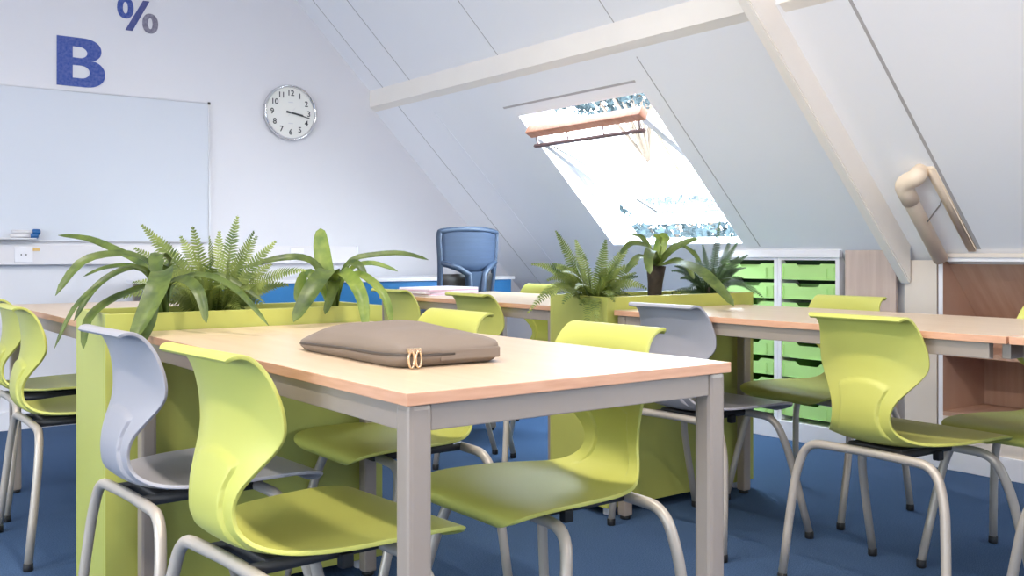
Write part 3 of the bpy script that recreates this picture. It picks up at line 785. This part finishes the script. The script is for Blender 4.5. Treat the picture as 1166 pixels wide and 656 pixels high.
# ------------------------------------------------------------------ pipe on the right slope
t = empty('waste_pipe', (3.8, 2.30, ROOF-3.8)); tag(t, 'cream pipe with a bent top running down the right roof slope', 'pipe')
off = 0.064
def rp(x, o, y=2.32): return Vector((x - o*0.7071, y, ROOF - x - o*0.7071)) - Vector(t.location)
pth = fillet([rp(3.80, -0.002, 2.265), rp(3.80, 0.05, 2.27), rp(3.81, off, 2.335), rp(4.13, off, 2.345)], 0.05, 8)
bm = bmesh.new(); sweep(bm, pth[:], 0.032, 18); obj('pipe_run', bm, M['pipe'], t)
bm = bmesh.new(); sweep(bm, fillet([rp(3.80, 0.02, 2.267), rp(3.80, 0.05, 2.27), rp(3.812, off, 2.335), rp(3.885, off, 2.337)], 0.05, 8), 0.0365, 20); obj('elbow', bm, M['pipe'], t)
bm = bmesh.new(); sweep(bm, [rp(3.96, off, 2.30), rp(3.95, off+0.03, 2.29), rp(3.93, 0.02, 2.25), rp(3.915, 0.004, 2.24)], 0.003, 6); obj('clip_wire', bm, M['wire'], t)
t2 = obj('loose_cable', bmesh.new(), M['wire']); bm = bmesh.new()
sweep(bm, [Vector((x - 0.006, y, ROOF - x - 0.006)) for x, y in ((3.95, 2.42), (3.965, 2.41), (3.975, 2.385), (3.99, 2.37), (4.05, 2.375), (4.12, 2.385))], 0.003, 6)
bm.to_mesh(t2.data); bm.free(); tag(t2, 'thin loose cable on the roof slope beside the cream pipe', 'cable')

# ------------------------------------------------------------------ back wall
YW = YB
t = empty('whiteboard', (0.85, YW, 1.44)); tag(t, 'large whiteboard with slim aluminium frame on the back wall', 'whiteboard')
hx, z0, z1 = 1.2, 1.022-1.44, 1.870-1.44
obj('writing_surface', bx(-hx+0.008, hx-0.008, -0.018, -0.001, z0+0.008, z1-0.008), M['wb'], t)
bm = bmesh.new()
box(bm, -hx, -hx+0.009, -0.024, -0.001, z0, z1, bev=0.002); box(bm, hx-0.009, hx, -0.024, -0.001, z0, z1, bev=0.002)
box(bm, -hx+0.009, hx-0.009, -0.024, -0.001, z1-0.009, z1, bev=0.002); box(bm, -hx+0.009, hx-0.009, -0.024, -0.001, z0, z0+0.009, bev=0.002)
obj('frame', bm, M['alu'], t)
bm = bmesh.new(); box(bm, hx-0.014, hx+0.002, -0.027, -0.022, z1-0.014, z1+0.002, bev=0.002); obj('corner_cap', bm, M['dark'], t)
t = obj('pen_tray', bx(0.55, 1.075, YW-0.105, YW-0.025, 1.030, 1.040, bev=0.002), M['alu']); tag(t, 'narrow aluminium pen ledge below the whiteboard at the left', 'shelf')
for k, (zz, xx, lb) in enumerate(((1.052, 1.08, 'lower blue capped marker on the whiteboard ledge'), (1.073, 1.09, 'upper blue capped marker resting on the other marker'))):
    t = empty('marker_pen', (xx-0.13, YW-0.07, zz)); tag(t, lb, 'marker', 'blue markers on the ledge')
    bm = bmesh.new(); sweep(bm, [(0, 0, 0), (0.10, 0, 0)], 0.0105, 12); obj('pen_body', bm, M['trunking'], t)
    bm = bmesh.new(); sweep(bm, [(0.10, 0, 0), (0.105, 0, 0), (0.135, 0, 0), (0.14, 0, 0)], [0.0105, 0.016, 0.016, 0.010], 12); obj('cap', bm, M['bluecap'], t)

t = empty('cable_trunking', (0.5, YW, 0.95)); tag(t, 'white cable trunking running along the back wall below the whiteboard', 'trunking')
obj('channel', bx(-3.4, 2.53, -0.05, -0.001, -0.055, 0.055, bev=0.003), M['trunking'], t)
obj('end_cap', bx(2.53, 2.536, -0.052, -0.001, -0.057, 0.057, bev=0.001), M['alu'], t)
for sx in (0.28, 0.52, 2.1, 1.35):
    bm = bmesh.new(); box(bm, sx-0.045, sx+0.045, -0.058, -0.05, -0.042, 0.042, bev=0.003); so = obj('socket_plate', bm, M['whiteunit'], t)
    bm = bmesh.new()
    for dx in (-0.012, 0.012): box(bm, sx+dx-0.003, sx+dx+0.003, -0.0588, -0.0575, -0.004, 0.004)
    obj('socket_holes', bm, M['ink'], so)
obj('cable_tag', bx(0.565, 0.60, -0.053, -0.0495, 0.02, 0.036), M['pipeyellow'], t)

def curve_obj(name, polys, m, x0, z0, label, cat, parent=None):
    cu = bpy.data.curves.new(name, 'CURVE'); cu.dimensions = '2D'; cu.fill_mode = 'BOTH'; cu.extrude = 0.0015
    for poly in polys:
        sp = cu.splines.new('POLY'); sp.points.add(len(poly)-1)
        for i, (a, b) in enumerate(poly): sp.points[i].co = (a, b, 0, 1)
        sp.use_cyclic_u = True
    tmp = bpy.data.objects.new(name, cu); C.objects.link(tmp)
    dg = bpy.context.evaluated_depsgraph_get()
    me = bpy.data.meshes.new_from_object(tmp.evaluated_get(dg)); bpy.data.objects.remove(tmp)
    me.materials.clear(); me.materials.append(m); me.name = name
    o = bpy.data.objects.new(name, me); link(o, parent)
    if parent is None:
        o.location = (x0, YW-0.002, z0); tag(o, label, cat)
    else: o.location = (x0, 0, z0)
    o.rotation_euler = (PI/2, 0, 0); return o
def arc(cx, cy, rx, ry, a0, a1, n=18, e=1.0):
    out = []
    for i in range(n+1):
        a = math.radians(a0 + (a1-a0)*i/n); c, s = math.cos(a), math.sin(a)
        out.append((cx + rx*math.copysign(abs(c)**e, c), cy + ry*math.copysign(abs(s)**e, s)))
    return out
W, Hh = 0.255, 0.275
outer = [(0, 0)] + arc(0.150, 0.078, 0.105, 0.078, -90, 62, 20, 0.9) + [(0.175, 0.149)] + arc(0.135, 0.208, 0.100, 0.067, -58, 90, 20, 0.9) + [(0, Hh)]
in1 = [(0.083, 0.048)] + arc(0.128, 0.084, 0.045, 0.036, -90, 90, 12) + [(0.083, 0.120)]
in2 = [(0.083, 0.162)] + arc(0.120, 0.192, 0.040, 0.031, -90, 90, 12) + [(0.083, 0.224)]
curve_obj('wall_letter', [outer, in1, in2], M['letter'], 1.196, 1.894, 'large mottled blue letter B on the wall above the whiteboard', 'letter')
pc = empty('percent_sign', (1.517, YW-0.002, 2.247)); tag(pc, 'blue and grey percent sign high on the back wall', 'sign')
def ring(cx, cy, rx, ry, ix, iy): return [arc(cx, cy, rx, ry, 0, 350, 35, 0.9), arc(cx, cy, ix, iy, 0, 350, 35, 0.9)]
curve_obj('left_circle', ring(0.046, 0.129, 0.046, 0.062, 0.014, 0.034), M['letter'], 0, 0, None, None, pc)
curve_obj('slash', [[(0.045, 0), (0.085, 0), (0.182, 0.185), (0.145, 0.185)]], M['letter_mid'], 0, 0, None, None, pc)
curve_obj('right_circle', ring(0.186, 0.056, 0.045, 0.058, 0.013, 0.032), M['letter_grey'], 0, 0, None, None, pc)

# clock
t = empty('wall_clock', (2.568, YW, 1.853)); tag(t, 'round white wall clock with chrome rim showing about quarter past three', 'clock')
R = 0.177
bm = bmesh.new(); lathe(bm, [(R*0.96, 0.002), (R, 0.010), (R*1.0, 0.032), (R*0.985, 0.042), (R*0.95, 0.044), (R*0.915, 0.036), (R*0.91, 0.026)], 64, axis='y'); obj('rim', bm, M['chrome'], t)
bm = bmesh.new(); lathe(bm, [(R*0.905, 0.0265), (R*0.905, 0.0285)], 64, axis='y'); dial = obj('dial', bm, M['dial'], t)
def text_mesh(s, size):
    cu = bpy.data.curves.new('tmp', 'FONT'); cu.body = s; cu.size = size; cu.align_x = 'CENTER'; cu.align_y = 'CENTER'; cu.offset = 0.0009
    o = bpy.data.objects.new('tmp', cu); C.objects.link(o); dg = bpy.context.evaluated_depsgraph_get()
    me = bpy.data.meshes.new_from_object(o.evaluated_get(dg)); bpy.data.objects.remove(o); return me
for h in range(1, 13):
    me = text_mesh(str(h), 0.050); a = PI/2 - h*PI/6; bm = bmesh.new(); bm.from_mesh(me)
    for v in bm.verts: v.co = Vector((v.co.x + R*0.70*math.cos(a), -0.0295, v.co.y + R*0.70*math.sin(a)))
    obj('numeral', bm, M['ink'], dial)
for zz in (0.066, -0.068): obj('maker_mark', bx(-0.016, 0.016, -0.0296, -0.0284, zz-0.0025, zz+0.0025), M['alu'], dial)
def hand(name, a, L, w, m, y):
    bm = bmesh.new(); d = Vector((math.cos(a), 0, math.sin(a))); s = Vector((-d.z, 0, d.x))
    pts = [-d*0.03 + s*w*0.6, -d*0.03 - s*w*0.6, d*L - s*w*0.35, d*L + s*w*0.35]
    a_ = [bm.verts.new(p + Vector((0, y, 0))) for p in pts]; b_ = [bm.verts.new(p + Vector((0, y-0.0015, 0))) for p in pts]
    bm.faces.new(a_); bm.faces.new(b_[::-1])
    for i in range(4): bm.faces.new((a_[i], b_[i], b_[(i+1) % 4], a_[(i+1) % 4]))
    bmesh.ops.recalc_face_normals(bm, faces=bm.faces[:]); obj(name, bm, m, t)
hand('hour_hand', math.radians(-8), 0.085, 0.011, M['ink'], -0.031)
hand('minute_hand', math.radians(-12), 0.130, 0.008, M['ink'], -0.034)
hand('second_hand', math.radians(48), 0.045, 0.002, M['alu'], -0.037)

# ------------------------------------------------------------------ worktop along the back wall, office chair, papers
t = empty('wall_desk', (2.9, 5.56, 0)); tag(t, 'long white desk with a blue front panel against the back wall', 'desk')
obj('desk_top', bx(-1.35, 1.02, -0.29, 0.25, 0.785, 0.805, bev=0.002), M['whiteunit'], t)
obj('front_panel', bx(-1.33, 1.0, -0.275, -0.257, 0.60, 0.7845, bev=0.002), M['bluepanel'], t)
for sx in (-1.3, -0.1, 0.97):
    for sy in (-0.23, 0.22):
        bm = bmesh.new(); box(bm, sx-0.018, sx+0.018, sy-0.018, sy+0.018, 0, 0.785, bev=0.004); obj('leg', bm, M['steel'], t)

def office_chair(x, y, rz):
    t = empty('office_chair', (x, y, 0), rz); tag(t, 'blue grey mesh backed office chair facing the back wall', 'chair')
    # local: chair faces +x, back at -x ; lean back
    def bp(s, z, o=0):   # back surface point
        lean = -0.22 - 0.12*(z-0.5) - 0.03*math.cos((z-0.8)*4) + 0.05*(s/0.23)**2
        return Vector((lean + o, s, z))
    zt, zb = 1.085, 0.56
    def hw(z): return 0.195 + 0.035*(z-zb)/(zt-zb)
    out = [bp(-hw(zb), zb), bp(-hw(0.7), 0.7), bp(-hw(0.9), 0.9), bp(-hw(zt-.03), zt-0.03), bp(-hw(zt)+0.03, zt), bp(0, zt+0.012), bp(hw(zt)-0.03, zt), bp(hw(zt-.03), zt-0.03), bp(hw(0.9), 0.9), bp(hw(0.7), 0.7), bp(hw(zb), zb), bp(0, zb-0.005)]
    cl = [Vector(p) for p in catmull([tuple(p) for p in out + [out[0]]], 4)[:-1]]
    bm = bmesh.new(); sweep(bm, cl, 0.016, 10, closed=True); obj('back_frame', bm, M['office'], t)
    bm = bmesh.new(); n, k = 12, 16; g = []
    for i in range(k+1):
        z = 0.885 + (zt - 0.885)*i/k; g.append([bm.verts.new(bp(hw(z)*(2*j/n-1), z - (0.05*(1-abs(2*j/n-1)) if i == 0 else 0), 0.0)) for j in range(n+1)])
    for i in range(k):
        for j in range(n): bm.faces.new((g[i][j], g[i][j+1], g[i+1][j+1], g[i+1][j]))
    o = obj('mesh_panel', bm, M['mesh'], t, True); s = o.modifiers.new('s', 'SOLIDIFY'); s.thickness = 0.004
    bm = bmesh.new()
    for sg in (-1, 1):
        sweep(bm, [bp(sg*hw(.9), 0.905, -0.006), bp(sg*0.12, 0.872, -0.02), bp(sg*0.06, 0.835, -0.035), bp(sg*0.05, 0.7, -0.05), bp(sg*0.045, 0.50, -0.04)], [0.016, 0.018, 0.02, 0.022, 0.022], 8)
    a = [bp(-0.07, 0.85, -0.04), bp(0.07, 0.85, -0.04), bp(0.055, 0.50, -0.05), bp(-0.055, 0.50, -0.05)]
    va = [bm.verts.new(p) for p in a]; vb = [bm.verts.new(p + Vector((0.02, 0, 0))) for p in a]
    bm.faces.new(va); bm.faces.new(vb[::-1])
    for i in range(4): bm.faces.new((va[i], vb[i], vb[(i+1) % 4], va[(i+1) % 4]))
    bmesh.ops.recalc_face_normals(bm, faces=bm.faces[:])
    obj('back_support', bm, M['office'], t)
    # lower panel either side
    bm = bmesh.new(); g = []
    for i in range(7):
        z = zb + (0.84-zb)*i/6; g.append([bm.verts.new(bp(hw(z)*(2*j/8-1), z, 0.004)) for j in range(9)])
    for i in range(6):
        for j in range(8): bm.faces.new((g[i][j], g[i][j+1], g[i+1][j+1], g[i+1][j]))
    o = obj('lumbar_panel', bm, M['dark'], t, True); s = o.modifiers.new('s', 'SOLIDIFY'); s.thickness = 0.004
    obj('seat', bx(-0.22, 0.26, -0.245, 0.245, 0.44, 0.51, bev=0.03), M['office'], t, True)
    for sg in (-1, 1):
        bm = bmesh.new(); sweep(bm, fillet([(0.0, sg*0.2, 0.44), (0.0, sg*0.30, 0.45), (-0.02, sg*0.30, 0.70)], 0.05), 0.014, 8); am = obj('arm_post', bm, M['office'], t)
        bm = bmesh.new(); box(bm, -0.15, 0.11, sg*0.30-0.04, sg*0.30+0.04, 0.70, 0.732, bev=0.014); obj('arm_pad', bm, M['office'], am, True)
    bm = bmesh.new(); sweep(bm, [(0, 0, 0.07), (0, 0, 0.25), (0, 0, 0.25), (0, 0, 0.44)], [0.03, 0.03, 0.018, 0.018], 14); obj('gas_column', bm, M['black'], t)
    for k in range(5):
        a = 2*PI*k/5 + 0.3; bm = bmesh.new(); sweep(bm, [(0.02*math.cos(a), 0.02*math.sin(a), 0.10), (0.29*math.cos(a), 0.29*math.sin(a), 0.07)], [0.025, 0.015], 8); lg = obj('base_arm', bm, M['black'], t)
        bm = bmesh.new(); lathe(bm, [(0.024, -0.012), (0.028, -0.008), (0.028, 0.008), (0.024, 0.012)], 16, (0.29*math.cos(a), 0.29*math.sin(a), 0.028), axis='y'); obj('caster', bm, M['black'], lg)
office_chair(3.13, 4.97, math.radians(100))

t = empty('paper_stack', (2.60, 4.16, 0.751), math.radians(6)); tag(t, 'loose stack of white papers and pink booklets on the far table', 'papers')
zz = 0.0; rnd = random.Random(2)
for k in range(6):
    th = 0.004 + 0.002*(k % 3); a = rnd.uniform(-0.06, 0.06)
    bm = bmesh.new(); box(bm, -0.16 + 0.01*(k % 2), 0.16, -0.14, 0.14 - 0.008*k, zz, zz+th, mtx=Matrix.Rotation(a, 4, 'Z')); zz += th + 0.0002
    obj('booklet' if k % 3 == 1 else 'paper_bundle', bm, M['paper_pink'] if k % 3 == 1 else M['paper'], t)

# ------------------------------------------------------------------ trees outside the skylight
def tree(base, crown, r, n, seed, label):
    t = empty('garden_tree', base); tag(t, label, 'tree', 'trees outside the skylight')
    bpt = Vector(base); c = Vector(crown) - bpt; rnd = random.Random(seed)
    bm = bmesh.new(); sweep(bm, [(0, 0, 0), (c.x*0.2, c.y*0.2, c.z*0.5), (c.x*0.8, c.y*0.8, c.z*0.9), (c.x, c.y, c.z*1.05)], [0.14, 0.09, 0.04, 0.02], 8)
    for k in range(9):
        a = rnd.uniform(0, 2*PI); e = Vector((math.cos(a)*r[0]*0.8, math.sin(a)*r[1]*0.8, rnd.uniform(-.5, .7)*r[2]))
        sweep(bm, [c*0.85, c + e*0.5, c + e], [0.03, 0.02, 0.008], 6)
    obj('trunk', bm, M['bark'], t)
    bm = bmesh.new()
    for k in range(n):
        while True:
            v = Vector((rnd.uniform(-1, 1), rnd.uniform(-1, 1), rnd.uniform(-1, 1)))
            if 0.25 < v.length < 1: break
        if math.sin(v.x*7+seed) + math.sin(v.y*8) + math.sin(v.z*9) < -0.3: continue
        p = c + Vector((v.x*r[0], v.y*r[1], v.z*r[2])); s = rnd.uniform(0.04, 0.08)
        a = Vector((rnd.uniform(-1, 1), rnd.uniform(-1, 1), rnd.uniform(-1, 1))).normalized()
        b = a.cross(Vector((rnd.uniform(-1, 1), rnd.uniform(-1, 1), 1))).normalized()
        bm.faces.new([bm.verts.new(p + q) for q in (a*s, b*s*0.5, -a*s, -b*s*0.5)])
    obj('foliage', bm, M['leaf_out'], t)
tc = P(772, 300, 13.0); tree((tc.x, tc.y, -4), (tc.x, tc.y, 1.10), (1.5, 1.5, 0.62), 7000, 1, 'tree whose top shows at the bottom of the skylight')
tc = P(700, 88, 13.0); tree((P(940, 100, 14).x, P(940, 100, 14).y, -4), (tc.x, tc.y, tc.z), (1.3, 1.3, 0.52), 6000, 2, 'tree whose branches show at the top of the skylight')

# ------------------------------------------------------------------ sky, camera, colour
wld = bpy.data.worlds.new('sky'); bpy.context.scene.world = wld; wld.use_nodes = True
nt = wld.node_tree; bg = nt.nodes['Background']
tc = nt.nodes.new('ShaderNodeTexCoord'); sp = nt.nodes.new('ShaderNodeSeparateXYZ'); cr = nt.nodes.new('ShaderNodeValToRGB')
nt.links.new(tc.outputs['Generated'], sp.inputs['Vector']); nt.links.new(sp.outputs['Z'], cr.inputs['Fac'])
cr.color_ramp.elements[0].color = (0.86, 0.92, 1.0, 1); cr.color_ramp.elements[1].color = (0.62, 0.80, 1.0, 1)
nt.links.new(cr.outputs['Color'], bg.inputs['Color']); bg.inputs['Strength'].default_value = 24.0

cam = bpy.data.cameras.new('camera'); co = bpy.data.objects.new('camera', cam); C.objects.link(co)
co.location = (0, 0, H); co.rotation_euler = (PI/2, 0, -math.atan2(SA, CA))
cam.sensor_width = 36; cam.lens = 36*F/1166; cam.shift_y = -38/1166; cam.clip_start = 0.05
sc = bpy.context.scene; sc.camera = co
sc.view_settings.view_transform = 'Standard'; sc.view_settings.look = 'None'; sc.view_settings.gamma = 1
sc.view_settings.exposure = 0.12; sc.view_settings.use_curve_mapping = False
sc.cycles.use_denoising = True
try: sc.cycles.denoiser = 'OPENIMAGEDENOISE'
except Exception: pass
sc.cycles.max_bounces = 10; sc.cycles.diffuse_bounces = 6; sc.cycles.glossy_bounces = 4; sc.cycles.transparent_max_bounces = 12
sc.cycles.sample_clamp_indirect = 8
